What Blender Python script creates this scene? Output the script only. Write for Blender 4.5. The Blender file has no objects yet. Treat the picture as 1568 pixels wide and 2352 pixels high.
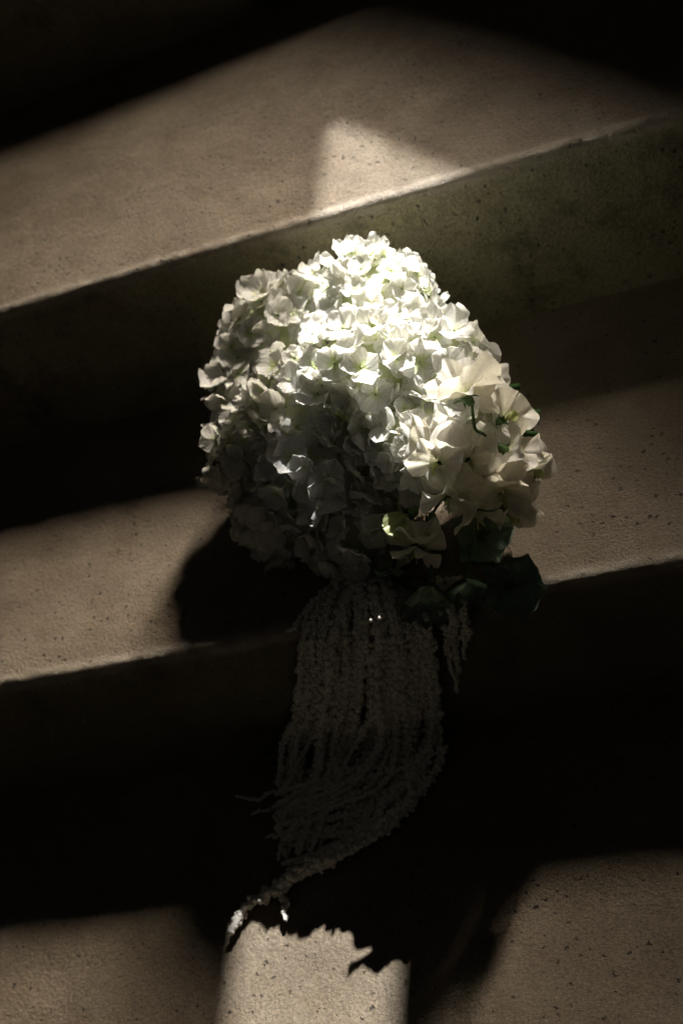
import bpy, math, random
import numpy as np
from mathutils import Vector, Matrix, noise as mnoise, Euler

random.seed(11)
rng = np.random.default_rng(11)
scn = bpy.context.scene
COL = scn.collection

# ------------------------------------------------------------------ camera
CAM_LOC = np.array([0.3715, -0.6871, 0.8207])
CAM_ROT = (0.7606, 0.395, 0.0949)
cam_data = bpy.data.cameras.new('camera')
cam_data.lens = 50.0
cam_data.sensor_fit = 'VERTICAL'
cam_data.sensor_height = 36.0
cam_data.sensor_width = 24.0
cam_data.clip_start = 0.02
cam_data.clip_end = 100.0
cam_data.dof.use_dof = True
cam_data.dof.focus_distance = 1.02
cam_data.dof.aperture_fstop = 6.3
cam = bpy.data.objects.new('camera', cam_data)
COL.objects.link(cam)
cam.location = CAM_LOC
cam.rotation_euler = CAM_ROT
scn.camera = cam

# ------------------------------------------------------------------ world: almost no ambient light
world = bpy.data.worlds.new('World')
scn.world = world
world.use_nodes = True
bg = world.node_tree.nodes['Background']
bg.inputs['Color'].default_value = (1.0, 0.93, 0.80, 1)
bg.inputs['Strength'].default_value = 0.0072

# ------------------------------------------------------------------ light
LD = np.array([-0.49, -0.82, -1.0])            # the way the sun's shaft travels, per metre of drop
LDN = LD / np.linalg.norm(LD)
TREAD, RISE = 0.32, 0.1629

def aim(o, direction, roll_axis=None):
    """lamp looks along direction; its local y lies in the vertical plane of the beam"""
    z = -Vector(direction).normalized()
    y = Vector((0, 0, 1)) - z * z.z
    y.normalize()
    x = y.cross(z)
    m = Matrix((x, y, z)).transposed()
    o.rotation_euler = m.to_euler()

sun_d = bpy.data.lights.new('sun', 'SUN')
sun_d.energy = 6.2
sun_d.angle = math.radians(0.5)
sun_d.color = (1.0, 0.975, 0.935)
sun = bpy.data.objects.new('sun', sun_d)
COL.objects.link(sun)
sun.location = tuple(-LDN * 6)
aim(sun, LDN)

strip_d = bpy.data.lights.new('window_strip', 'AREA')   # tall narrow strip of window light
strip_d.shape = 'RECTANGLE'
strip_d.size = 0.085
strip_d.size_y = 0.48
strip_d.energy = 3.2
strip_d.spread = math.radians(40)
strip_d.color = (1.0, 0.885, 0.74)
strip = bpy.data.objects.new('window_strip', strip_d)
COL.objects.link(strip)
STRIP_AT = np.array([0.80, 1.66, 1.54])
strip.location = tuple(STRIP_AT)
aim(strip, np.array([-0.477, -0.419, -0.10]) - np.array(strip.location))

scn.view_settings.view_transform = 'Standard'
scn.view_settings.look = 'None'
scn.view_settings.exposure = 0.9
scn.view_settings.gamma = 1.0
scn.view_settings.use_curve_mapping = False
scn.cycles.max_bounces = 14
scn.cycles.diffuse_bounces = 11
scn.cycles.transmission_bounces = 11
scn.cycles.transparent_max_bounces = 8
scn.cycles.sample_clamp_indirect = 4.0

# ------------------------------------------------------------------ helpers
CM = np.array(Euler(CAM_ROT).to_matrix())
RIGHT, UP, BACK = CM[:, 0], CM[:, 1], CM[:, 2]
FPX = 50 / 36 * 2352

def ray(x, y):                       # photograph measured on a 1568 x 2352 grid
    d = CM @ np.array([(x - 784) / FPX, -(y - 1176) / FPX, -1.0])
    return d / np.linalg.norm(d)

def on_z(x, y, z):
    d = ray(x, y)
    return CAM_LOC + d * (z - CAM_LOC[2]) / d[2]

CENTRE = on_z(790, 940, 0.112)       # middle of the flower mass
CDEPTH = -((CENTRE - CAM_LOC) @ BACK)

def spot(x, y, w):                   # a place in the bouquet, w metres nearer than its middle
    d = ray(x, y)
    return CAM_LOC + d * (CDEPTH - w) / (-(d @ BACK))

def vdir(x, y, z):                   # right, up, towards the viewer -> world
    v = RIGHT * x + UP * y + BACK * z
    return v / np.linalg.norm(v)

def mesh_object(name, verts, faces, mats, parent=None, smooth=True, midx=None, attr=None):
    me = bpy.data.meshes.new(name)
    me.from_pydata([tuple(map(float, v)) for v in verts], [], [tuple(map(int, f)) for f in faces])
    if not isinstance(mats, (list, tuple)):
        mats = [mats]
    for m in mats:
        me.materials.append(m)
    if midx is not None:
        me.polygons.foreach_set('material_index', np.asarray(midx, dtype=np.int32))
    if smooth:
        me.polygons.foreach_set('use_smooth', np.ones(len(me.polygons), dtype=bool))
    if attr is not None:
        attr = np.asarray(attr)
        a = me.attributes.new('along', 'FLOAT', 'POINT')
        a.data.foreach_set('value', np.real(attr).astype(np.float32))
        if np.iscomplexobj(attr):
            a = me.attributes.new('across', 'FLOAT', 'POINT')
            a.data.foreach_set('value', np.imag(attr).astype(np.float32))
    me.update()
    o = bpy.data.objects.new(name, me)
    COL.objects.link(o)
    if parent is not None:
        o.parent = parent
    return o

def frame(face, up):
    z = Vector(face).normalized()
    u = Vector(up)
    y = (u - z * u.dot(z))
    if y.length < 1e-4:
        y = Vector((1, 0, 0)) - z * z.x
    y.normalize()
    x = y.cross(z)
    return Matrix((x, y, z)).transposed().to_4x4()

def place(o, loc, face, up, scale=1.0):
    m = Matrix.Translation(Vector(loc)) @ frame(face, up) @ Matrix.Diagonal((scale, scale, scale, 1))
    o.matrix_local = m

def grid_faces(nu, nv, base=0):
    return [(base + i * nv + j, base + (i + 1) * nv + j, base + (i + 1) * nv + j + 1, base + i * nv + j + 1)
            for i in range(nu - 1) for j in range(nv - 1)]

def tube(path, radii, n=10, cap=True):
    path = np.asarray(path, float)
    radii = np.broadcast_to(np.asarray(radii, float), (len(path),))
    tan = np.gradient(path, axis=0)
    tan /= np.linalg.norm(tan, axis=1)[:, None] + 1e-12
    ref = np.array([0.3, 0.2, 0.93])
    V, F = [], []
    for k in range(len(path)):
        a = np.cross(tan[k], ref); a /= np.linalg.norm(a) + 1e-9
        b = np.cross(tan[k], a)
        for i in range(n):
            t = 2 * math.pi * i / n
            V.append(path[k] + radii[k] * (math.cos(t) * a + math.sin(t) * b))
    for k in range(len(path) - 1):
        for i in range(n):
            F.append((k * n + i, k * n + (i + 1) % n, (k + 1) * n + (i + 1) % n, (k + 1) * n + i))
    if cap:
        F.append(tuple(range(n))[::-1])
        F.append(tuple((len(path) - 1) * n + i for i in range(n)))
    return V, F

def spline(pts, n):
    pts = np.asarray(pts, float)
    P = np.vstack([2 * pts[0] - pts[1], pts, 2 * pts[-1] - pts[-2]])
    out = []
    segs = len(pts) - 1
    for t in np.linspace(0, segs - 1e-6, n):
        i = int(t); u = t - i
        p0, p1, p2, p3 = P[i:i + 4]
        out.append(0.5 * (2 * p1 + (p2 - p0) * u + (2 * p0 - 5 * p1 + 4 * p2 - p3) * u * u
                          + (-p0 + 3 * p1 - 3 * p2 + p3) * u ** 3))
    return np.array(out)

# ------------------------------------------------------------------ materials
def new_mat(name):
    m = bpy.data.materials.new(name)
    m.use_nodes = True
    nt = m.node_tree
    for n in list(nt.nodes):
        nt.nodes.remove(n)
    out = nt.nodes.new('ShaderNodeOutputMaterial')
    return m, nt, out

def N(nt, t, **kw):
    n = nt.nodes.new(t)
    for k, v in kw.items():
        if hasattr(n, k) and k not in n.inputs:
            setattr(n, k, v)
        else:
            n.inputs[k].default_value = v
    return n

def ramp(nt, stops, interp='LINEAR'):
    r = nt.nodes.new('ShaderNodeValToRGB')
    r.color_ramp.interpolation = interp
    e = r.color_ramp.elements
    e[0].position, e[0].color = stops[0][0], stops[0][1]
    e[1].position, e[1].color = stops[1][0], stops[1][1]
    for p, c in stops[2:]:
        x = e.new(p); x.color = c
    return r

def g(v):
    return (v, v, v, 1)

def mixrgb(nt, kind, fac, a, b):
    n = nt.nodes.new('ShaderNodeMix')
    n.data_type = 'RGBA'
    n.blend_type = kind
    L = nt.links.new
    for key, val in ((0, fac), (6, a), (7, b)):
        if hasattr(val, 'links'):
            L(val, n.inputs[key])
        else:
            n.inputs[key].default_value = val
    return n.outputs[2]

def stone_material():
    m, nt, out = new_mat('worn limestone')
    L = nt.links.new
    tc = N(nt, 'ShaderNodeTexCoord')
    geo = N(nt, 'ShaderNodeNewGeometry')
    cloud = N(nt, 'ShaderNodeTexNoise', Scale=7.0, Detail=6.0, Roughness=0.62)
    L(tc.outputs['Object'], cloud.inputs['Vector'])
    base = ramp(nt, [(0.28, (0.122, 0.090, 0.056, 1)), (0.72, (0.250, 0.202, 0.143, 1))])
    L(cloud.outputs['Fac'], base.inputs['Fac'])
    # warm ochre blotches
    och = N(nt, 'ShaderNodeTexNoise', Scale=31.0, Detail=4.0, Roughness=0.6)
    L(tc.outputs['Object'], och.inputs['Vector'])
    och_r = ramp(nt, [(0.5, g(0)), (0.72, g(0.55))])
    L(och.outputs['Fac'], och_r.inputs['Fac'])
    c1 = mixrgb(nt, 'MIX', och_r.outputs['Color'], base.outputs['Color'], (0.140, 0.095, 0.052, 1))
    # fine grain
    gr = N(nt, 'ShaderNodeTexNoise', Scale=420.0, Detail=3.0, Roughness=0.7)
    L(tc.outputs['Object'], gr.inputs['Vector'])
    gr_r = ramp(nt, [(0.3, g(0.55)), (0.7, g(1.30))])
    L(gr.outputs['Fac'], gr_r.inputs['Fac'])
    c2 = mixrgb(nt, 'MULTIPLY', 1.0, c1, gr_r.outputs['Color'])
    # dark pits: small, sparse, in drifts
    vo = N(nt, 'ShaderNodeTexVoronoi', Scale=115.0, Randomness=1.0)
    wob = N(nt, 'ShaderNodeTexNoise', Scale=300.0, Detail=2.0)
    L(tc.outputs['Object'], wob.inputs['Vector'])
    wv = nt.nodes.new('ShaderNodeVectorMath'); wv.operation = 'MULTIPLY_ADD'
    L(wob.outputs['Color'], wv.inputs[0]); wv.inputs[1].default_value = (0.006, 0.006, 0.006)
    L(tc.outputs['Object'], wv.inputs[2])
    L(wv.outputs[0], vo.inputs['Vector'])
    pit = ramp(nt, [(0.13, g(1)), (0.23, g(0))])
    L(vo.outputs['Distance'], pit.inputs['Fac'])
    sel = ramp(nt, [(0.42, g(0)), (0.50, g(1))])
    sepc = N(nt, 'ShaderNodeSeparateColor')
    L(vo.outputs['Color'], sepc.inputs['Color'])
    L(sepc.outputs[0], sel.inputs['Fac'])
    drift = N(nt, 'ShaderNodeTexNoise', Scale=16.0, Detail=3.0)
    L(tc.outputs['Object'], drift.inputs['Vector'])
    drift_r = ramp(nt, [(0.38, g(0.35)), (0.54, g(1))])
    L(drift.outputs['Fac'], drift_r.inputs['Fac'])
    p1 = nt.nodes.new('ShaderNodeMath'); p1.operation = 'MULTIPLY'
    L(pit.outputs['Color'], p1.inputs[0]); L(sel.outputs['Color'], p1.inputs[1])
    p2 = nt.nodes.new('ShaderNodeMath'); p2.operation = 'MULTIPLY'
    L(p1.outputs[0], p2.inputs[0]); L(drift_r.outputs['Color'], p2.inputs[1])
    c3 = mixrgb(nt, 'MIX', p2.outputs[0], c2, (0.028, 0.021, 0.015, 1))
    # risers: ragged grime over a pale yellow-green that paints in bounced glow
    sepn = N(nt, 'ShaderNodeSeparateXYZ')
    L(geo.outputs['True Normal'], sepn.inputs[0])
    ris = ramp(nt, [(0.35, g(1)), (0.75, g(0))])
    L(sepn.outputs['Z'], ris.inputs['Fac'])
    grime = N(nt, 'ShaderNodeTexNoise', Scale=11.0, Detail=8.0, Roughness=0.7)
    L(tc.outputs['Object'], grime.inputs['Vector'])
    grime_glow_r = ramp(nt, [(0.40, (0.50, 0.455, 0.29, 1)), (0.54, (0.42, 0.375, 0.225, 1)), (0.66, (0.17, 0.145, 0.09, 1))])
    L(grime.outputs['Fac'], grime_glow_r.inputs['Fac'])
    rcol = mixrgb(nt, 'MULTIPLY', 1.0, grime_glow_r.outputs['Color'], gr_r.outputs['Color'])
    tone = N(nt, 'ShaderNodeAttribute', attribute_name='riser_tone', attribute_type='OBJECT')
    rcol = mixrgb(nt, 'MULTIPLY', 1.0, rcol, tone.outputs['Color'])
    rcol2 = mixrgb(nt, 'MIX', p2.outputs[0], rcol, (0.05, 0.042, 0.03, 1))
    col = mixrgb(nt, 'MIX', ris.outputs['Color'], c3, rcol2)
    # relief
    b1 = N(nt, 'ShaderNodeTexNoise', Scale=360.0, Detail=4.0, Roughness=0.75)
    L(tc.outputs['Object'], b1.inputs['Vector'])
    mu = N(nt, 'ShaderNodeTexNoise', Scale=38.0, Detail=5.0, Roughness=0.6)
    L(tc.outputs['Object'], mu.inputs['Vector'])
    hsum = nt.nodes.new('ShaderNodeMath'); hsum.operation = 'MULTIPLY_ADD'
    L(mu.outputs['Fac'], hsum.inputs[0]); hsum.inputs[1].default_value = 1.3
    L(b1.outputs['Fac'], hsum.inputs[2])
    h2 = nt.nodes.new('ShaderNodeMath'); h2.operation = 'MULTIPLY_ADD'
    L(p2.outputs[0], h2.inputs[0]); h2.inputs[1].default_value = -0.6
    L(hsum.outputs[0], h2.inputs[2])
    bump = N(nt, 'ShaderNodeBump', Strength=0.9, Distance=0.0022)
    L(h2.outputs[0], bump.inputs['Height'])
    rr = ramp(nt, [(0.3, g(0.34)), (0.7, g(0.56))])
    L(mu.outputs['Fac'], rr.inputs['Fac'])
    # the nosing is worn smooth by feet; its pale tone paints in a gleam
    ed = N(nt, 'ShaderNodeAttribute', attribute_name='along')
    wear_gleam = nt.nodes.new('ShaderNodeMath'); wear_gleam.operation = 'MULTIPLY'
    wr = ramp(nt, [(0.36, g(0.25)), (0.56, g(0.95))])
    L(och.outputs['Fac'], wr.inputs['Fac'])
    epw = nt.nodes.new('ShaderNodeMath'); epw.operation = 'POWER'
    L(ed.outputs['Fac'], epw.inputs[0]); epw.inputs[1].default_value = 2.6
    L(epw.outputs[0], wear_gleam.inputs[0]); L(wr.outputs['Color'], wear_gleam.inputs[1])
    col = mixrgb(nt, 'MIX', wear_gleam.outputs[0], col, (0.38, 0.33, 0.265, 1))
    rgh = mixrgb(nt, 'MIX', wear_gleam.outputs[0], rr.outputs['Color'], g(0.22))
    bs = N(nt, 'ShaderNodeBsdfPrincipled')
    bs.inputs['Specular IOR Level'].default_value = 0.5
    L(col, bs.inputs['Base Color'])
    L(rgh, bs.inputs['Roughness'])
    L(bump.outputs['Normal'], bs.inputs['Normal'])
    L(bs.outputs[0], out.inputs['Surface'])
    return m

def petal_material(name, tip, base, trans, trans_fac=0.4, rough=0.5, base_end=0.45, vary=0.12, vein=38.0, spec=0.35,
                   bump_d=0.0006):
    """thin petal: reflects and lets light through; colour runs from the claw (along = 0) to the rim"""
    m, nt, out = new_mat(name)
    L = nt.links.new
    at = N(nt, 'ShaderNodeAttribute', attribute_name='along')
    oi = N(nt, 'ShaderNodeObjectInfo')
    shift = nt.nodes.new('ShaderNodeMath'); shift.operation = 'MULTIPLY_ADD'
    L(oi.outputs['Random'], shift.inputs[0]); shift.inputs[1].default_value = -vary * 2
    sh2 = nt.nodes.new('ShaderNodeMath'); sh2.operation = 'ADD'
    sh2.inputs[1].default_value = vary
    L(shift.outputs[0], sh2.inputs[0]); L(at.outputs['Fac'], shift.inputs[2])
    r = ramp(nt, [(0.0, base + (1,)), (base_end, tip + (1,))])
    L(sh2.outputs[0], r.inputs['Fac'])
    tc = N(nt, 'ShaderNodeTexCoord')
    no = N(nt, 'ShaderNodeTexNoise', Scale=260.0, Detail=3.0)
    L(tc.outputs['Object'], no.inputs['Vector'])
    nr = ramp(nt, [(0.3, g(0.90)), (0.7, g(1.04))])
    L(no.outputs['Fac'], nr.inputs['Fac'])
    col = mixrgb(nt, 'MULTIPLY', 1.0, r.outputs['Color'], nr.outputs['Color'])
    tcol = mixrgb(nt, 'MULTIPLY', 1.0, col, trans + (1,))
    wv = N(nt, 'ShaderNodeTexNoise', Scale=vein * 12, Detail=2.0)
    L(tc.outputs['Object'], wv.inputs['Vector'])
    ac = N(nt, 'ShaderNodeAttribute', attribute_name='across')      # veins fan out from the claw
    ang = nt.nodes.new('ShaderNodeMath'); ang.operation = 'MULTIPLY_ADD'
    L(wv.outputs['Fac'], ang.inputs[0]); ang.inputs[1].default_value = 0.9
    am = nt.nodes.new('ShaderNodeMath'); am.operation = 'MULTIPLY'
    L(ac.outputs['Fac'], am.inputs[0]); am.inputs[1].default_value = 17.0
    L(am.outputs[0], ang.inputs[2])
    sn = nt.nodes.new('ShaderNodeMath'); sn.operation = 'SINE'
    L(ang.outputs[0], sn.inputs[0])
    vr = ramp(nt, [(0.0, g(1.0)), (0.75, g(1.0)), (1.0, g(0.90))])
    ma = nt.nodes.new('ShaderNodeMath'); ma.operation = 'MULTIPLY_ADD'
    L(sn.outputs[0], ma.inputs[0]); ma.inputs[1].default_value = 0.5; ma.inputs[2].default_value = 0.5
    L(ma.outputs[0], vr.inputs['Fac'])
    col = mixrgb(nt, 'MULTIPLY', 1.0, col, vr.outputs['Color'])
    tcol = mixrgb(nt, 'MULTIPLY', 1.0, tcol, vr.outputs['Color'])
    hs = nt.nodes.new('ShaderNodeMath'); hs.operation = 'MULTIPLY_ADD'
    L(sn.outputs[0], hs.inputs[0]); hs.inputs[1].default_value = 0.22
    L(wv.outputs['Fac'], hs.inputs[2])
    bump = N(nt, 'ShaderNodeBump', Strength=0.5, Distance=bump_d)
    L(hs.outputs[0], bump.inputs['Height'])
    bs = N(nt, 'ShaderNodeBsdfPrincipled')
    bs.inputs['Roughness'].default_value = rough
    bs.inputs['Specular IOR Level'].default_value = spec
    L(col, bs.inputs['Base Color'])
    L(bump.outputs['Normal'], bs.inputs['Normal'])
    tr = N(nt, 'ShaderNodeBsdfTranslucent')
    L(tcol, tr.inputs['Color'])
    L(bump.outputs['Normal'], tr.inputs['Normal'])
    mx = N(nt, 'ShaderNodeMixShader')
    mx.inputs[0].default_value = trans_fac
    L(bs.outputs[0], mx.inputs[1]); L(tr.outputs[0], mx.inputs[2])
    L(mx.outputs[0], out.inputs['Surface'])
    return m

def plain_material(name, ca, cb, scale=200.0, rough=0.5, spec=0.4, trans=0.0, bump=0.0):
    m, nt, out = new_mat(name)
    L = nt.links.new
    tc = N(nt, 'ShaderNodeTexCoord')
    no = N(nt, 'ShaderNodeTexNoise', Scale=scale, Detail=4.0)
    L(tc.outputs['Object'], no.inputs['Vector'])
    r = ramp(nt, [(0.3, ca + (1,)), (0.7, cb + (1,))])
    L(no.outputs['Fac'], r.inputs['Fac'])
    bs = N(nt, 'ShaderNodeBsdfPrincipled')
    bs.inputs['Roughness'].default_value = rough
    bs.inputs['Specular IOR Level'].default_value = spec
    L(r.outputs['Color'], bs.inputs['Base Color'])
    if bump:
        b = N(nt, 'ShaderNodeBump', Strength=0.5, Distance=bump)
        L(no.outputs['Fac'], b.inputs['Height']); L(b.outputs['Normal'], bs.inputs['Normal'])
    if trans:
        tr = N(nt, 'ShaderNodeBsdfTranslucent')
        L(r.outputs['Color'], tr.inputs['Color'])
        mx = N(nt, 'ShaderNodeMixShader'); mx.inputs[0].default_value = trans
        L(bs.outputs[0], mx.inputs[1]); L(tr.outputs[0], mx.inputs[2])
        L(mx.outputs[0], out.inputs['Surface'])
    else:
        L(bs.outputs[0], out.inputs['Surface'])
    return m

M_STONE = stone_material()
M_HYD = petal_material('hydrangea petal', (0.85, 0.84, 0.81), (0.70, 0.77, 0.43), (1.0, 1.0, 0.95), 0.52, 0.50, 0.28)
M_BUD = plain_material('floret bud', (0.30, 0.36, 0.16), (0.50, 0.55, 0.32), 900, 0.6)
M_CORE = plain_material('hydrangea stalks', (0.60, 0.65, 0.36), (0.76, 0.79, 0.58), 140, 0.7, trans=0.3)
M_PEA = petal_material('sweet pea petal', (0.88, 0.855, 0.80), (0.73, 0.77, 0.50), (1.0, 0.98, 0.87), 0.50, 0.42, 0.40, 0.05,
                       spec=0.4, bump_d=0.0004)
M_KEEL = petal_material('sweet pea keel', (0.62, 0.66, 0.36), (0.45, 0.52, 0.20), (1.0, 1.0, 0.7), 0.4, 0.45, 0.8, 0.04)
M_GREEN = plain_material('green stalk', (0.030, 0.085, 0.022), (0.075, 0.150, 0.045), 350, 0.45)
M_CALYX = plain_material('calyx green', (0.045, 0.10, 0.028), (0.11, 0.18, 0.06), 420, 0.5, trans=0.15)
M_HELL = petal_material('hellebore petal', (0.16, 0.23, 0.165), (0.26, 0.37, 0.22), (0.9, 1.0, 0.6), 0.15, 0.30, 0.75, 0.12,
                        spec=0.5, bump_d=0.001)
M_STAM = plain_material('hellebore stamen', (0.10, 0.10, 0.055), (0.20, 0.19, 0.11), 900, 0.6)
M_AMA = plain_material('amaranthus bead', (0.72, 0.69, 0.61), (0.90, 0.87, 0.80), 260, 0.75, 0.2, trans=0.2)
M_STEMS = plain_material('cut stem', (0.022, 0.075, 0.018), (0.060, 0.130, 0.040), 90, 0.38, bump=0.0006)
M_CUT = plain_material('cut stem end', (0.30, 0.34, 0.18), (0.45, 0.46, 0.28), 500, 0.7)
M_BLOCKER = plain_material('light_blocker', (0.16, 0.14, 0.115), (0.22, 0.20, 0.17), 8, 0.9)

# ------------------------------------------------------------------ the stone stairs
def make_step(parent, y0, z0, depth, rise, seed, skew=0.0, tone=0.4):
    """one solid stone: worn tread from the riser behind it to a rounded nosing, and its riser down to the tread below"""
    x0, x1, dx = -1.7, 1.3, 0.0045
    nx = int((x1 - x0) / dx) + 1
    xs = np.linspace(x0, x1, nx)
    r = 0.0080
    prof, nrm, edge = [], [], []
    for y in np.concatenate([np.linspace(depth + 0.03, 0.05, 28), np.linspace(0.046, r, 14)]):
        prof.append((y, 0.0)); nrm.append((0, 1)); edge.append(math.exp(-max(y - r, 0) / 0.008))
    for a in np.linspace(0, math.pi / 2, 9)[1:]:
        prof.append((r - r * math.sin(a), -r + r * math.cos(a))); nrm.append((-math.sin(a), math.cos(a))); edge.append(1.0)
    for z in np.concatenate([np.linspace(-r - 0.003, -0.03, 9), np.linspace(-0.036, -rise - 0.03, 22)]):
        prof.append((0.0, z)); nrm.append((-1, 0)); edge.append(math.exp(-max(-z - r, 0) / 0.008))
    prof, nrm, edge = np.array(prof), np.array(nrm), np.array(edge)
    V = np.zeros((nx, len(prof), 3))
    for i, x in enumerate(xs):
        yk = y0 + skew * (x + 0.45) + 0.0022 * mnoise.noise((x * 3.1 + seed, seed, 0)) + 0.0010 * mnoise.noise((x * 13 + seed, 4, 0))
        zk = z0 + 0.0012 * mnoise.noise((x * 4.3, seed, 7))
        chip = mnoise.noise((x * 45, seed, 1))
        chip2 = mnoise.noise((x * 120, seed, 2))
        for k in range(len(prof)):
            a, b = prof[k]
            rough = 0.0007 * mnoise.noise((x * 28, a * 28 + seed, b * 28))
            if edge[k] > 0.25:
                rough += edge[k] * (-0.0026 * max(0, chip) ** 1.3 - 0.0009 * abs(chip2)
                                    + 0.0007 * mnoise.noise((x * 210, a * 210, b * 210 + seed)))
            V[i, k] = (x, yk + a + nrm[k, 0] * rough, zk + b + nrm[k, 1] * rough)
    nv = len(prof)
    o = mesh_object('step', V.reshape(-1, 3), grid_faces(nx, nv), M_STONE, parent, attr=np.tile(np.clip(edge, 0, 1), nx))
    o['riser_tone'] = (tone, tone, tone)       # riser brightness, raised on one step to paint in the flowers' bounced glow
    return o

stairs = bpy.data.objects.new('staircase', None)
COL.objects.link(stairs)
stairs['kind'] = 'structure'
stairs['label'] = 'worn beige limestone staircase crossed by shafts of light'
SKEW0 = 0.09
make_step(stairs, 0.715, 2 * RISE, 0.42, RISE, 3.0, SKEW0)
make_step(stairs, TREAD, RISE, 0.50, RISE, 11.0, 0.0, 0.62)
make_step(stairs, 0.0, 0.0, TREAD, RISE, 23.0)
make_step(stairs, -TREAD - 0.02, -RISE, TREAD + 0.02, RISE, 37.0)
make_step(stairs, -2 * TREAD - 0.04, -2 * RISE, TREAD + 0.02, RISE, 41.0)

# an unseen slab added over the stairs, its hole shaped to pass one sun shaft
H = 2.05
def up_to_gobo(x, y, z=-RISE):
    t = H - z
    return (x - LD[0] * t, y - LD[1] * t, H)
hole = [up_to_gobo(*p) for p in [(-0.184, 0.204), (-0.040, 0.040), (-0.042, -0.75), (-0.176, -0.75)]]
outer = [(-4, 6, H), (5, 6, H), (5, 0.25, H), (-4, 0.25, H)]
cv = hole + outer
cf = [(0, 1, 5, 4), (1, 2, 6, 5), (2, 3, 7, 6), (3, 0, 4, 7)]
gobo = mesh_object('sun_gobo', cv, cf, M_BLOCKER, smooth=False)
gobo['kind'] = 'structure'

# an unseen board, added off to the right, that takes the window light away from the right of the stairs
q1, q2 = np.array([0.047, 0.50, RISE]), np.array([0.546, -0.284, 0.0])
e1, e2 = STRIP_AT + 0.72 * (q1 - STRIP_AT), STRIP_AT + 0.72 * (q2 - STRIP_AT)
along = (e1 - e2) / np.linalg.norm(e1 - e2)
beam = 0.5 * (q1 + q2) - STRIP_AT; beam /= np.linalg.norm(beam)
outw = np.cross(along, beam); outw /= np.linalg.norm(outw)
if outw[0] < 0:
    outw = -outw
wc = []
for t in (0.0, 0.05):
    for a, b in ((-0.55, 0.0), (0.8, 0.0), (0.8, 0.6), (-0.55, 0.6)):
        wc.append(0.5 * (e1 + e2) + along * a + outw * b - beam * t)
side = mesh_object('shade_board', wc, [(0, 1, 2, 3), (7, 6, 5, 4), (0, 4, 5, 1), (1, 5, 6, 2), (2, 6, 7, 3), (3, 7, 4, 0)], M_BLOCKER, smooth=False)
side['kind'] = 'structure'

# ------------------------------------------------------------------ the bouquet
bouquet = bpy.data.objects.new('bouquet', None)
COL.objects.link(bouquet)
bouquet['label'] = 'white hydrangea and sweet pea bridal bouquet with trailing amaranthus, lying on a stone step'
bouquet['category'] = 'bouquet'

# ---- hydrangea florets
def petal_points(L, W, cup, curl, side, ripple, phase, notch, nu=9, nv=10, serr=0.0, seed=0):
    """local: x across, y along, z up"""
    P, A = [], []
    for i in range(nu):
        u = -1 + 2 * i / (nu - 1)
        for j in range(nv):
            v = j / (nv - 1)
            if v < 0.56:
                hw = W * 0.5 * (0.14 + 0.86 * math.sin(v / 0.56 * math.pi / 2) ** 0.62)
            else:
                hw = W * 0.5 * max(0, 1 - ((v - 0.56) / 0.465) ** 2.3) ** 0.5
            s = 1 + serr * math.sin(17 * v + seed * 3 + u) * (abs(u) > 0.9)
            x = u * hw * s
            y = L * (v - 0.16 * v ** 2 * u * u) - (notch * L * (1 - abs(u)) ** 2 if j == nv - 1 else 0)
            z = cup * L * v ** 1.4 + curl * L * max(0, v - 0.55) ** 2 * 4 + side * W * u * u * (0.25 + 0.75 * v)
            z += ripple * L * math.sin(phase + 4.2 * u + 2.5 * v) * v
            P.append((x, y, z)); A.append(complex(v, u))
    return np.array(P), A, nu, nv

def icosphere(r, sub=1):
    import bmesh
    bm = bmesh.new()
    bmesh.ops.create_icosphere(bm, subdivisions=sub, radius=r)
    bm.verts.ensure_lookup_table()
    v = np.array([tuple(x.co) for x in bm.verts])
    f = [tuple(w.index for w in p.verts) for p in bm.faces]
    bm.free()
    return v, f

def floret_mesh(k):
    R = random.Random(100 + k)
    V, F, A, MI = [], [], [], []
    base = 0
    cup = R.uniform(-0.05, 0.60)
    n = 4 if R.random() < 0.85 else 5
    for q in range(n):
        L = R.uniform(0.0140, 0.0185) * (0.92 if n == 5 else 1)
        P, a, nu, nv = petal_points(L, L * R.uniform(1.08, 1.36), cup + R.uniform(-0.15, 0.15), R.uniform(-0.22, 0.20),
                                    R.uniform(0.02, 0.22) * R.choice((1, 1, -0.6)), R.uniform(0.03, 0.10), R.uniform(0, 6),
                                    R.uniform(-0.03, 0.06), serr=R.choice((0, 0.0, 0.05, 0.08)), seed=q + k)
        t = 2 * math.pi * q / n + R.uniform(-0.22, 0.22)
        tw = R.uniform(-0.30, 0.30)
        c, s = math.cos(tw), math.sin(tw)
        P = np.stack([P[:, 0] * c - P[:, 2] * s * 1.0, P[:, 1], P[:, 0] * s + P[:, 2] * c], 1)
        c, s = math.cos(t), math.sin(t)
        P = np.stack([P[:, 0] * c - P[:, 1] * s, P[:, 0] * s + P[:, 1] * c, P[:, 2] + 0.0005 * (q % 2)], 1)
        V += list(P); A += a
        f = grid_faces(nu, nv, base)
        F += f; MI += [0] * len(f); base += len(P)
    bv, bf = icosphere(0.0013, 1)
    V += list(bv + np.array([0, 0, 0.0008])); A += [0] * len(bv)
    F += [tuple(i + base for i in x) for x in bf]; MI += [1] * len(bf); base += len(bv)
    # the little stalk underneath
    tv, tf = tube([(0, 0, 0), (0.0005, 0, -0.006), (0.001, 0.0006, -0.016)], [0.0006, 0.0006, 0.0007], 5, False)
    V += tv; A += [0] * len(tv)
    F += [tuple(i + base for i in x) for x in tf]; MI += [1] * len(tf)
    o = mesh_object('floret', V, F, [M_HYD, M_BUD], None, True, MI, A)
    me = o.data
    bpy.data.objects.remove(o)
    return me

FLORETS = [floret_mesh(k) for k in range(24)]

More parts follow.
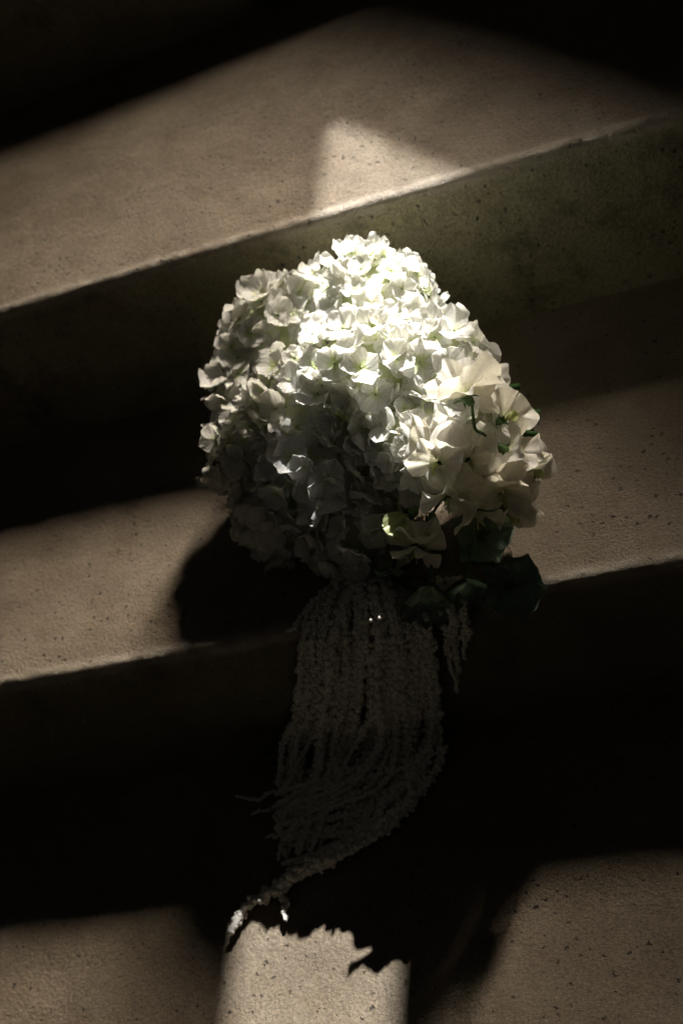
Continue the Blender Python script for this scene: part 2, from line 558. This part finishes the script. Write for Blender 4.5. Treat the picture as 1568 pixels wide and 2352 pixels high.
#        x    y    w      r      how many
HEADS = [(655, 785, -0.090, 0.055),
         (862, 720, -0.064, 0.055),
         (848, 868, 0.010, 0.056),
         (612, 1030, -0.062, 0.049),
         (768, 1085, -0.020, 0.058),
         (990, 850, 0.022, 0.045),
         (668, 1160, -0.054, 0.047),
         (815, 1205, -0.012, 0.044),
         (728, 925, -0.026, 0.057),
         (965, 1010, 0.032, 0.044),
         (752, 735, -0.082, 0.047),
         (850, 1015, -0.010, 0.052),  # inner filler head, added to close light leaks through the mass
         (1048, 985, 0.026, 0.040),  # filler behind the sweet peas, added to block a stray sliver of light
         (604, 900, -0.082, 0.043)]
centres = [spot(x, y, w) for x, y, w, r in HEADS]
count = 0
for hi, (x, y, w, r) in enumerate(HEADS):
    c = centres[hi]
    cvx, cfx = icosphere(r * 0.74, 3)
    rough = np.array([1 + 0.10 * mnoise.noise(tuple(p * 60)) for p in cvx])
    head = mesh_object('hydrangea_head', cvx * rough[:, None], cfx, M_CORE, bouquet)
    head.location = c
    n = int(60 * (r / 0.05) ** 2)
    for layer, (nn, rad, jit) in enumerate(((n, r * 0.93, 0.55), (int(n * 0.75), r * 0.78, 0.6))):
        off = random.random()
        for k in range(nn):
            zz = 1 - 2 * (k + 0.5) / nn
            ph = math.pi * (1 + 5 ** 0.5) * (k + off) + random.uniform(-0.25, 0.25)
            zz = max(-1, min(1, zz + random.uniform(-0.06, 0.06)))
            s = math.sqrt(max(0, 1 - zz * zz))
            nrm = np.array([s * math.cos(ph), s * math.sin(ph), zz])
            p = c + nrm * rad * random.uniform(0.93, 1.07)
            if p[2] < 0.010:
                continue
            if any(np.linalg.norm(p - centres[j]) < HEADS[j][3] * 0.80 for j in range(len(HEADS)) if j != hi):
                continue
            if nrm @ BACK < -0.55 and nrm[2] < 0.2:
                continue
            if layer == 1 and nrm @ BACK < -0.1:
                continue
            face = nrm + jit * rng.normal(size=3) * 0.6 + np.array([0, 0, 0.10])
            o = bpy.data.objects.new('floret', FLORETS[random.randrange(len(FLORETS))])
            COL.objects.link(o)
            o.parent = head
            place(o, p - c, face, rng.normal(size=3), random.uniform(0.68, 1.10) if layer == 0 else random.uniform(0.55, 0.85))
            count += 1
print('florets', count)

# ---- sweet peas
def fan_petal(R0, spread, notch, fwd, reflex, ruffle, waves, phase, narrow=1.0, nu=17, nv=11, fold=0.0):
    P, A = [], []
    for i in range(nu):
        u = -1 + 2 * i / (nu - 1)
        th = u * spread
        rmax = R0 * (1 - notch * math.exp(-(u / 0.16) ** 2)) * (1 - 0.10 * abs(u) ** 2 - 0.34 * abs(u) ** 7)
        for j in range(nv):
            v = j / (nv - 1)
            rr = rmax * (0.05 + 0.95 * v)
            x = rr * math.sin(th) * narrow
            y = rr * math.cos(th)
            z = fwd * R0 * v - reflex * R0 * v * v + fold * R0 * abs(u) * v
            z += ruffle * R0 * v ** 2.2 * (math.sin(waves * th + phase) + 0.45 * math.sin(waves * 2.3 * th + phase * 2.1))
            y += 0.5 * ruffle * R0 * v ** 2.5 * math.cos(waves * 1.3 * th + phase)
            P.append((x, y, z)); A.append(complex(v, u))
    return np.array(P), A, grid_faces(nu, nv)

def rotx(P, a):
    c, s = math.cos(a), math.sin(a)
    return np.stack([P[:, 0], P[:, 1] * c - P[:, 2] * s, P[:, 1] * s + P[:, 2] * c], 1)

def roty(P, a):
    c, s = math.cos(a), math.sin(a)
    return np.stack([P[:, 0] * c + P[:, 2] * s, P[:, 1], -P[:, 0] * s + P[:, 2] * c], 1)

def rotz(P, a):
    c, s = math.cos(a), math.sin(a)
    return np.stack([P[:, 0] * c - P[:, 1] * s, P[:, 0] * s + P[:, 1] * c, P[:, 2]], 1)

def calyx_mesh(R, stalk):
    """green cup with five curled sepals at the origin, opening towards +z, and the stalk behind it"""
    V, F = [], []
    n = 10
    for (rr, z) in ((0.0012, -0.006), (0.0028, -0.0045), (0.0038, -0.001), (0.0042, 0.003)):
        for i in range(n):
            t = 2 * math.pi * i / n
            V.append((rr * math.cos(t), rr * math.sin(t), z))
    for k in range(3):
        for i in range(n):
            F.append((k * n + i, k * n + (i + 1) % n, (k + 1) * n + (i + 1) % n, (k + 1) * n + i))
    for q in range(5):
        t = 2 * math.pi * (q + 0.5) / 5
        ca, sa = math.cos(t), math.sin(t)
        L = R.uniform(0.008, 0.012); back = R.uniform(0.2, 1.0)
        b = len(V)
        for j in range(5):
            v = j / 4
            wdt = 0.0021 * (1 - v) ** 0.8
            rad = 0.0040 + L * v * (0.5 + 0.35 * back * v)
            z = 0.0022 + L * (0.55 * v - back * v * v)
            for s in (-1, 1):
                V.append((rad * ca - s * wdt * sa, rad * sa + s * wdt * ca, z))
        for j in range(4):
            F.append((b + 2 * j, b + 2 * j + 1, b + 2 * j + 3, b + 2 * j + 2))
    tv, tf = tube(spline(stalk, 14), np.linspace(0.0011, 0.0014, 14), 8)
    b = len(V)
    V += tv; F += [tuple(i + b for i in x) for x in tf]
    return V, F

def sweet_pea(loc, face, up, size, seed, stalk=None, spread=1.75, reflex=0.35, open_=0.9):
    R = random.Random(seed)
    stalk = stalk or [(0, 0, -0.005), (0.004, -0.002, -0.012), (0.004, -0.010, -0.019), (-0.004, -0.016, -0.020),
                      (-0.010, -0.022, -0.025), (-0.010, -0.032, -0.034)]
    V, F = calyx_mesh(R, stalk)
    fl = mesh_object('sweet_pea', V, F, M_CALYX, bouquet)
    place(fl, loc, face, up, size)
    # standard: broad, notched, frilled, bent back
    P, A, Fc = fan_petal(0.031, spread, 0.13, 0.30, reflex, 0.15, R.uniform(4.0, 5.6), R.uniform(0, 6), 1.0, 37, 14)
    P = rotx(P, R.uniform(-0.05, 0.30)) + np.array([0, 0.002, 0.003])
    mesh_object('standard_petal', P, Fc, M_PEA, fl, True, None, A)
    # a second standard layer: the frilly doubled back of the flower
    if R.random() < 0.6:
        P, A, Fc = fan_petal(0.029, spread * 0.8, 0.05, 0.10, reflex * 0.6, 0.16, R.uniform(4.0, 6.0), R.uniform(0, 6), 1.0, 33, 13)
        P = rotx(P, R.uniform(-0.35, -0.12)) + np.array([0, 0.001, 0.0015])
        mesh_object('standard_petal', P, Fc, M_PEA, fl, True, None, A)
    for s in (-1, 1):
        P, A, Fc = fan_petal(0.0255, 1.05, 0.0, 0.35, 0.1, 0.17, R.uniform(3.5, 6), R.uniform(0, 6), 1.0, 21, 12, 0.12)
        P = rotx(P, 0.75 * open_)
        P = rotz(P, -s * R.uniform(0.7, 1.05))
        P = roty(P, s * 0.25) + np.array([s * 0.0012, 0.0, 0.0045])
        mesh_object('wing_petal', P, Fc, M_PEA, fl, True, None, A)
    # keel: a small closed boat
    P, A, Fc = fan_petal(0.0105, 1.0, 0.0, 0.7, -0.1, 0.02, 3, 0, 0.6, 11, 8, 0.7)
    P = rotx(P, 0.7) + np.array([0, -0.002, 0.004])
    mesh_object('keel_petal', P, Fc, M_KEEL, fl, True, None, A)
    return fl

def local_stalk(*pts):
    return list(pts)

PEAS = [  # x, y, w, face(view), up(view), size
    (1074, 918, 0.090, (-0.52, 0.66, -0.48), (0.55, -0.1, 0.8), 1.05, 21),
    (1150, 965, 0.070, (0.55, 0.40, 0.72), (0.4, 0.9, -0.1), 0.88, 22),
    (1010, 1062, 0.088, (-0.30, -0.05, 0.95), (-0.25, 0.95, 0.1), 0.95, 23),
    (1030, 1130, 0.080, (-0.10, -0.62, 0.78), (0.2, 0.6, 0.7), 0.92, 24),
    (1152, 1030, 0.080, (0.80, -0.45, -0.22), (0.3, 0.3, 0.9), 0.98, 25),
    (1140, 1118, 0.078, (0.30, -0.42, 0.86), (0.3, 0.85, 0.3), 0.95, 26),
    (1072, 1052, 0.084, (0.15, -0.25, 0.92), (0.35, 0.7, 0.4), 0.78, 27),
    (1165, 1150, 0.058, (0.45, -0.75, 0.45), (0.7, 0.3, 0.6), 0.95, 28),
    (955, 1245, 0.042, (-0.10, -0.80, 0.55), (0.1, 0.4, 0.9), 0.85, 29),
    (1100, 890, 0.050, (0.35, 0.75, 0.50), (0.1, 0.8, -0.5), 0.85, 30),
    (1095, 1165, 0.070, (0.05, -0.75, 0.6), (-0.3, 0.4, 0.8), 0.85, 33),
    (985, 1015, 0.072, (-0.65, 0.35, 0.65), (0.1, 0.9, 0.2), 0.80, 34),
    (1205, 1075, 0.058, (0.75, -0.10, 0.60), (0.1, 0.9, 0.2), 0.80, 35),
]
for (x, y, w, f, u, s, sd) in PEAS:
    sweet_pea(spot(x, y, w), vdir(*f), vdir(*u), s, sd)

def bud(loc, face, up, size, seed):
    R = random.Random(seed)
    V, F = calyx_mesh(R, [(0, 0, -0.005), (0.001, 0.003, -0.012), (0, 0.008, -0.020)])
    b = mesh_object('sweet_pea_bud', V, F, M_CALYX, bouquet)
    place(b, loc, face, up, size)
    for s in (-1, 1):
        P, A, Fc = fan_petal(0.021, 0.75, 0.0, 0.05, -0.10, 0.03, 3, R.uniform(0, 6), 0.9, 11, 9, -0.35)
        P = rotx(P, 1.35)
        P = rotz(P, 0 if s > 0 else math.pi) + np.array([0, -s * 0.0025, 0.002])
        mesh_object('folded_petal', P, Fc, M_KEEL, b, True, None, A)
    return b

bud(spot(944, 1178, 0.050), vdir(-0.75, -0.55, 0.35), vdir(0.2, 0.3, 0.9), 1.15, 61)
bud(spot(990, 1195, 0.040), vdir(-0.15, -0.95, 0.25), vdir(0.9, 0.1, 0.4), 1.05, 62)

# ---- hellebores, nearly black in the shade
def hellebore(loc, face, up, size, seed, cup=0.35, stamens=True):
    R = random.Random(seed)
    cvx, cfx = icosphere(0.004, 2)
    V = list(cvx * np.array([1, 1, 0.8])); F = list(cfx)
    tv, tf = tube(spline([(0, 0, -0.002), (0.001, 0.002, -0.02), (0, 0.012, -0.045)], 8), 0.0016, 7)
    b = len(V); V += tv; F += [tuple(i + b for i in q) for q in tf]
    h = mesh_object('hellebore', V, F, M_GREEN, bouquet)
    place(h, loc, face, up, size)
    for q in range(5):
        P, A, nu, nv = petal_points(0.027 * R.uniform(0.92, 1.06), 0.027 * R.uniform(0.98, 1.14), cup + R.uniform(-0.1, 0.12),
                                    R.uniform(-0.25, 0.10), R.uniform(0.08, 0.22), 0.025, R.uniform(0, 6), -0.04, 9, 10)
        P = rotz(P, 2 * math.pi * q / 5 + R.uniform(-0.12, 0.12)) + np.array([0, 0, 0.0008 * (q % 2)])
        mesh_object('sepal', P, grid_faces(nu, nv), M_HELL, h, True, None, A)
    if stamens:
        V, F = [], []
        for k in range(26):
            t = R.uniform(0, 6.283); rr = R.uniform(0.003, 0.009)
            top = (rr * math.cos(t), rr * math.sin(t), R.uniform(0.007, 0.011))
            tv, tf = tube([(0.3 * top[0], 0.3 * top[1], 0.001), top], 0.0003, 4, False)
            b = len(V); V += tv; F += [tuple(i + b for i in q) for q in tf]
            bv, bf = icosphere(0.0008, 1)
            b = len(V); V += list(bv + np.array(top)); F += [tuple(i + b for i in q) for q in bf]
        mesh_object('stamens', V, F, M_STAM, h)
    return h

hellebore(spot(1172, 1345, 0.052), vdir(0.22, -0.05, 0.95), vdir(0.35, 0.9, 0.1), 1.0, 71)
hellebore(spot(1095, 1228, 0.020), vdir(0.30, 0.10, 0.80), vdir(0.1, 0.9, 0.1), 1.05, 72)
hellebore(spot(985, 1345, 0.046), vdir(-0.05, -0.90, 0.25), vdir(0.3, 0.2, 0.9), 0.95, 73, 0.75)
hellebore(spot(1075, 1330, 0.040), vdir(0.0, -0.75, 0.30), vdir(0.7, 0.2, 0.6), 0.95, 74, 0.7)
hellebore(spot(900, 1312, 0.012), vdir(-0.15, -0.65, 0.45), vdir(0.5, 0.5, 0.6), 0.9, 75, 0.6, False)

# ---- cut stems coming out at the back right
for (x, y, z, r) in ((1240, 950, 0.052, 0.0040), (1236, 966, 0.040, 0.0034), (1234, 1002, 0.026, 0.0042),
                     (1190, 888, 0.045, 0.0032), (1226, 1102, 0.012, 0.0036), (1222, 985, 0.018, 0.0030)):
    end = on_z(x, y, z)
    start = spot(960 + 0.2 * (x - 1200), 1000 + 0.3 * (y - 980), -0.015)
    path = spline([start, 0.5 * start + 0.5 * end + np.array([0, 0, 0.006]), end], 12)
    V, F = tube(path, r, 14)
    mi = [0] * len(F); mi[-1] = 1
    mesh_object('stem', V, F, [M_STEMS, M_CUT], bouquet, True, mi)

# ---- trailing amaranthus, over the nosing and down onto the tread below
def drape(x, y, h):
    """the nearest point, seen from the front, of the steps padded by h"""
    d = ray(x, y)
    best = None
    for kind in range(3):
        if kind == 0:
            t = (h - CAM_LOC[2]) / d[2]; p = CAM_LOC + d * t; ok = p[1] >= -h
        elif kind == 1:
            t = (-h - CAM_LOC[1]) / d[1]; p = CAM_LOC + d * t; ok = -RISE + h <= p[2] <= h
        else:
            t = (-RISE + h - CAM_LOC[2]) / d[2]; p = CAM_LOC + d * t; ok = p[1] <= -h
        if ok and (best is None or t < best[0]):
            best = (t, p)
    return best[1]

BV, BF = icosphere(1.0, 1)
def strand(parent, pts2, h0, h1, thick, seed, taper=0.5):
    R = np.random.default_rng(seed)
    p2 = spline(pts2, 60)
    hs = np.linspace(h0, h1, 60)
    tt = np.linspace(0, 1, 60)
    ph = R.uniform(0, 6.28, 4)
    p2 = p2 + np.stack([8.5 * np.sin(tt * 9 + ph[0]) + 4.5 * np.sin(tt * 21 + ph[1]), 2.5 * np.sin(tt * 13 + ph[2])], 1) * min(1, thick / 0.003) * tt[:, None] ** 0.4
    hs = hs + 0.0028 * np.sin(tt * 9 + ph[3]) + 0.0022
    P = np.array([drape(a, b, hh) for (a, b), hh in zip(p2, hs)])
    for _ in range(7):
        P[1:-1] = 0.25 * P[:-2] + 0.5 * P[1:-1] + 0.25 * P[2:]
    seg = np.linalg.norm(np.diff(P, axis=0), axis=1)
    cum = np.concatenate([[0], np.cumsum(seg)])
    n = int(cum[-1] / 0.00095)
    ss = np.linspace(0, cum[-1], n)
    Q = np.stack([np.interp(ss, cum, P[:, k]) for k in range(3)], 1)
    fr = np.linspace(0, 1, n)
    wid = thick * np.where(fr > 1 - taper, 1 - 0.55 * ((fr - (1 - taper)) / taper) ** 1.5, 1.0)
    clump = 0.55 + 0.80 * np.abs(np.sin(ss / 0.0034 + R.uniform(0, 6))) ** 1.2
    off = R.normal(size=(n, 3)); off /= np.linalg.norm(off, axis=1)[:, None]
    Q = Q + off * (wid * clump * R.uniform(0.45, 1.0, n))[:, None]
    rad = R.uniform(0.0012, 0.0029, n) * (wid / 0.0032) ** 0.5
    V = (BV[None] * (rad[:, None] * R.uniform(0.8, 1.2, (n, 3)))[:, None, :].reshape(n, 1, 3) + Q[:, None, :]).reshape(-1, 3)
    nb = len(BV)
    F = [(a + k * nb, b + k * nb, c + k * nb) for k in range(n) for a, b, c in BF]
    core, cf_ = tube(P, thick * 0.55, 6)
    b0 = len(V)
    V = np.vstack([V, np.array(core)])
    F += [tuple(i + b0 for i in q) for q in cf_]
    return mesh_object('strand', V, F, M_AMA, parent)

ama = bpy.data.objects.new('amaranthus_trail', None)
COL.objects.link(ama)
ama.parent = bouquet

ROWS = [(1300, 775, 900), (1360, 735, 955), (1450, 702, 985), (1600, 682, 1004), (1720, 650, 1006), (1790, 640, 990)]
def row_x(y, s):
    ys = [r[0] for r in ROWS]
    return np.interp(y, ys, [r[1] for r in ROWS]) * (1 - s) + np.interp(y, ys, [r[2] for r in ROWS]) * s

RS = random.Random(5)
NS = 42
for k in range(NS):
    s = (k + 0.5) / NS
    s = min(1, max(0, s + RS.uniform(-0.02, 0.02)))
    j = lambda a=15: RS.uniform(-a, a)
    hump = 1 - (2 * s - 1) ** 2
    layer = RS.random()
    h0 = 0.006 + 0.026 * hump * layer
    pts = [(row_x(1300, s) + j(), 1312 + 30 * abs(2 * s - 1)), (row_x(1380, s) + j(), 1385), (row_x(1480, s) + j(), 1480),
           (row_x(1600, s) + j(), 1600)]
    if s < 0.42:            # left: fall straight, ends fray out to the left
        if RS.random() < 0.5:
            pts += [(row_x(1700, s) + j(), 1700), (row_x(1780, s) - 20 + j(20), 1770 + j(20))]
            pts += [(max(600, row_x(1790, s) - 60 * s - 20 + j(20)), 1830 + j(30))]
        else:
            pts += [(row_x(1700, s) + j(), 1700), (row_x(1780, s) + j(14), 1800), (680 + 160 * s + j(20), 1880 + j(20)),
                    (665 + 120 * s + j(16), 1945 + j(16))]
    elif s < 0.75:          # middle: sweep round to the left
        dy = (s - 0.42) * 190
        pts += [(row_x(1690, s) + j(), 1680 + dy * 0.4), (row_x(1740, s) - 30 + j(), 1745 + dy), (780 + j(25), 1790 + dy + j(12)),
                (700 + j(25), 1812 + dy * 1.2 + j(14)), (650 + j(18), 1838 + dy * 1.5 + j(20))]
    else:                   # right: the outer loop, runs down to the tail
        e = (s - 0.75) / 0.25
        pts += [(row_x(1700, s), 1700), (row_x(1760, s) - 8 + 6 * e, 1765), (925 + 32 * e + j(8), 1835 + 12 * e),
                (842 + 38 * e + j(10), 1892 + 22 * e), (742 + 40 * e + j(18), 1942 + 26 * e + j(8)), (672 + j(12), 1985 + 24 * e + j(10))]
    strand(ama, pts, h0, 0.004 + 0.012 * layer, RS.uniform(0.0026, 0.0052), 300 + k)
# the swirl where the ends turn to the left
for k in range(20):
    f = k / 19
    j = lambda a=8: RS.uniform(-a, a)
    yy = 1745 + 175 * f
    xr = np.interp(yy, [1745, 1800, 1860, 1920], [990, 980, 930, 850])
    strand(ama, [(xr + j(6), yy - 70), (xr - 30 + j(8), yy - 20 + j(5)), (xr - 110 + j(14), yy + 12 + j(8)), (xr - 200 + j(20), yy + 18 + j(10)),
                 (max(650, xr - 280) + j(20), yy + 30 + j(12)), (640 + 20 * f + j(16), yy + 48 + j(14))],
           0.010 + 0.010 * RS.random(), 0.004 + 0.010 * RS.random(), RS.uniform(0.0028, 0.0038), 460 + k)
# the tail, a short side tip, and strays
strand(ama, [(880, 1870), (800, 1935), (715, 1985), (650, 2025), (590, 2070), (552, 2105), (526, 2142)], 0.014, 0.0060, 0.0056, 401, 0.30)
strand(ama, [(800, 1940), (720, 1990), (655, 2020), (610, 2050), (575, 2082)], 0.012, 0.007, 0.0046, 402, 0.4)
strand(ama, [(760, 1965), (690, 2010), (655, 2045), (648, 2080), (656, 2112)], 0.008, 0.0045, 0.0030, 403, 0.3)
strand(ama, [(880, 1890), (800, 1950), (740, 1985), (690, 2010)], 0.016, 0.006, 0.0052, 404, 0.3)
strand(ama, [(775, 1330), (745, 1360), (715, 1395), (690, 1425), (655, 1452)], 0.012, 0.006, 0.0026, 405, 0.4)
strand(ama, [(790, 1345), (750, 1385), (722, 1425), (700, 1470), (690, 1530), (680, 1580)], 0.014, 0.006, 0.0026, 406, 0.4)
strand(ama, [(690, 1800), (650, 1815), (615, 1822), (585, 1838), (545, 1828)], 0.006, 0.004, 0.0016, 407, 0.4)
strand(ama, [(680, 1830), (645, 1842), (610, 1862), (578, 1868)], 0.006, 0.004, 0.0016, 408, 0.4)
strand(ama, [(720, 1900), (680, 1905), (645, 1912), (622, 1922)], 0.008, 0.004, 0.0022, 409, 0.4)
strand(ama, [(900, 1880), (880, 1905), (862, 1918)], 0.006, 0.004, 0.0024, 410, 0.4)
for k, (xa, xb, ye) in enumerate(((1030, 1035, 1560), (1045, 1042, 1590), (1058, 1052, 1540), (1068, 1072, 1510), (1020, 1028, 1500))):
    strand(ama, [(xa - 15, 1330), (xa, 1390), (xa + 2, 1450), (xb, ye - 60), (xb + 2, ye)], 0.010, 0.006, 0.0026, 430 + k, 0.5)

# the bouquet's handle sits at its base on the tread, under the middle of the flowers
BASE = Vector((float(CENTRE[0]), float(CENTRE[1]), 0.0))
bouquet.location = BASE
for ch in [o for o in scn.objects if o.parent == bouquet]:
    ch.matrix_parent_inverse = Matrix.Translation(-BASE)
